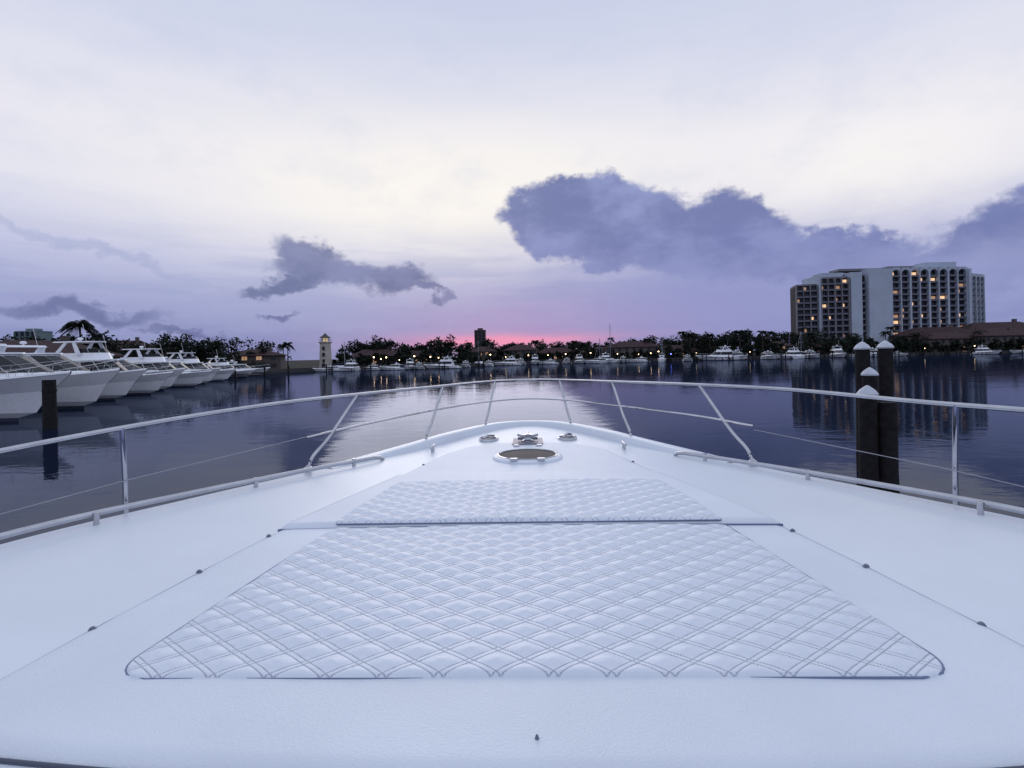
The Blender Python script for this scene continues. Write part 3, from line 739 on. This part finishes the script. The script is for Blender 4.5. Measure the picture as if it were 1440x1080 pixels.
elj=M('ADD',el,M('MULTIPLY',M('SUBTRACT',n3.outputs['Fac'],.5),8))
nt.links.new(M('DIVIDE',elj,90,clamp=True),cr.inputs[0])
col=cr.outputs[0]
col=mixc(M('MULTIPLY',gauss(-6,16.5,29,7.6),.97,clamp=True),col,S(255,250,243))
col=mixc(M('MULTIPLY',gauss(34,15.5,14,5.5),.85,clamp=True),col,S(254,250,247))
col=mixc(M('MULTIPLY',ss(n2.outputs['Fac'],.45,.75),.25),col,S(190,199,229))
strk=M('MULTIPLY',ss(n3.outputs['Fac'],.45,.6),ss(M('MULTIPLY',el,-1),-15,-6))
col=mixc(M('MULTIPLY',strk,.5),col,S(150,160,202))
col=mixc(M('MULTIPLY',gauss(22,5.5,22,6,(azw,elw)),.85),col,S(142,149,200))
pk=M('MULTIPLY',gauss(-1,1.5,11,.75),M('ADD',.2,ss(n3.outputs['Fac'],.35,.6)),clamp=True)
col=mixc(M('MULTIPLY',gauss(0,3.2,17,3.0),.36),col,S(180,148,203))
col=mixc(M('MULTIPLY',pk,.88),col,S(240,150,188))
tex=ss(n2.outputs['Fac'],.38,.66)
cA=ss(mx([ell(7,15.0,8.0,3.9,.05),ell(13,13.0,9,4.6,-.12),ell(10,11.6,8,3.0,-.1),ell(21,10.8,10,4.4,-.15),ell(30,8.9,8,2.5,-.05),ell(44,8.0,8,4.2,.1),ell(36,6.2,9,2.6)]),-.04,.42)
cAcol=mixc(ss(elw,7,17),mixc(tex,S(116,126,178),S(134,143,194)),mixc(tex,S(106,118,170),S(142,153,202)))
low=ss(elw,5.5,10.5)
col=mixc(M('MULTIPLY',cA,M('ADD',.42,M('MULTIPLY',low,.53))),col,cAcol)
cB=ss(mx([ell(-20,9.8,3.6,2.0,-.4),ell(-18.5,8.3,5.5,1.7,-.08),ell(-12,7.6,5.5,1.8,-.1),ell(-22.5,7.2,4,.9),ell(-8,6.6,3,.7)]),-.25,.75)
col=mixc(M('MULTIPLY',cB,.86),col,mixc(tex,S(92,104,148),S(126,134,178)))
cC=ss(mx([ell(-38,3.9,6,.9),ell(-31,2.9,4,.4),ell(-24,4.2,2,.4)]),-.3,1.)
col=mixc(M('MULTIPLY',cC,.8),col,S(100,110,156))
cD=ss(mx([ell(-38,10.0,9,.6,-.25),ell(-44,6.2,9,.8),ell(-30,6.5,6,.4)]),-.6,1.1)
col=mixc(M('MULTIPLY',cD,.5),col,S(160,170,208))
sky=nt.nodes.new('ShaderNodeTexSky'); sky.sky_type='NISHITA'; sky.sun_disc=False; sky.sun_elevation=R(1.5); sky.sun_rotation=R(-2)
sc_=nt.nodes.new('ShaderNodeVectorMath'); sc_.operation='SCALE'; nt.links.new(sky.outputs[0],sc_.inputs[0]); sc_.inputs['Scale'].default_value=.003
ad=nt.nodes.new('ShaderNodeVectorMath'); ad.operation='ADD'; nt.links.new(col,ad.inputs[0]); nt.links.new(sc_.outputs[0],ad.inputs[1])
nt.links.new(ad.outputs[0],bg.inputs['Color']); bg.inputs['Strength'].default_value=.98
sl=bpy.data.lights.new('sun','SUN'); sl.energy=.45; sl.angle=R(35); sl.color=(1,.94,.93)
so=bpy.data.objects.new('sun',sl); scene.collection.objects.link(so)
so.rotation_euler=Vector((math.sin(R(-4))*math.cos(R(19)),math.cos(R(-4))*math.cos(R(19)),math.sin(R(19)))).to_track_quat('Z','Y').to_euler()

# ============================================================ CAMERA
cam=bpy.data.cameras.new('camera'); cam.lens=19.0; cam.sensor_width=36; cam.shift_y=-40/1440; cam.clip_end=12000; cam.clip_start=.05
co=bpy.data.objects.new('camera',cam); scene.collection.objects.link(co)
co.matrix_world=Matrix.Translation((0,0,3.7))@Matrix.Rotation(R(90),4,'X')@Matrix.Rotation(R(-1.2),4,'Z')
scene.camera=co
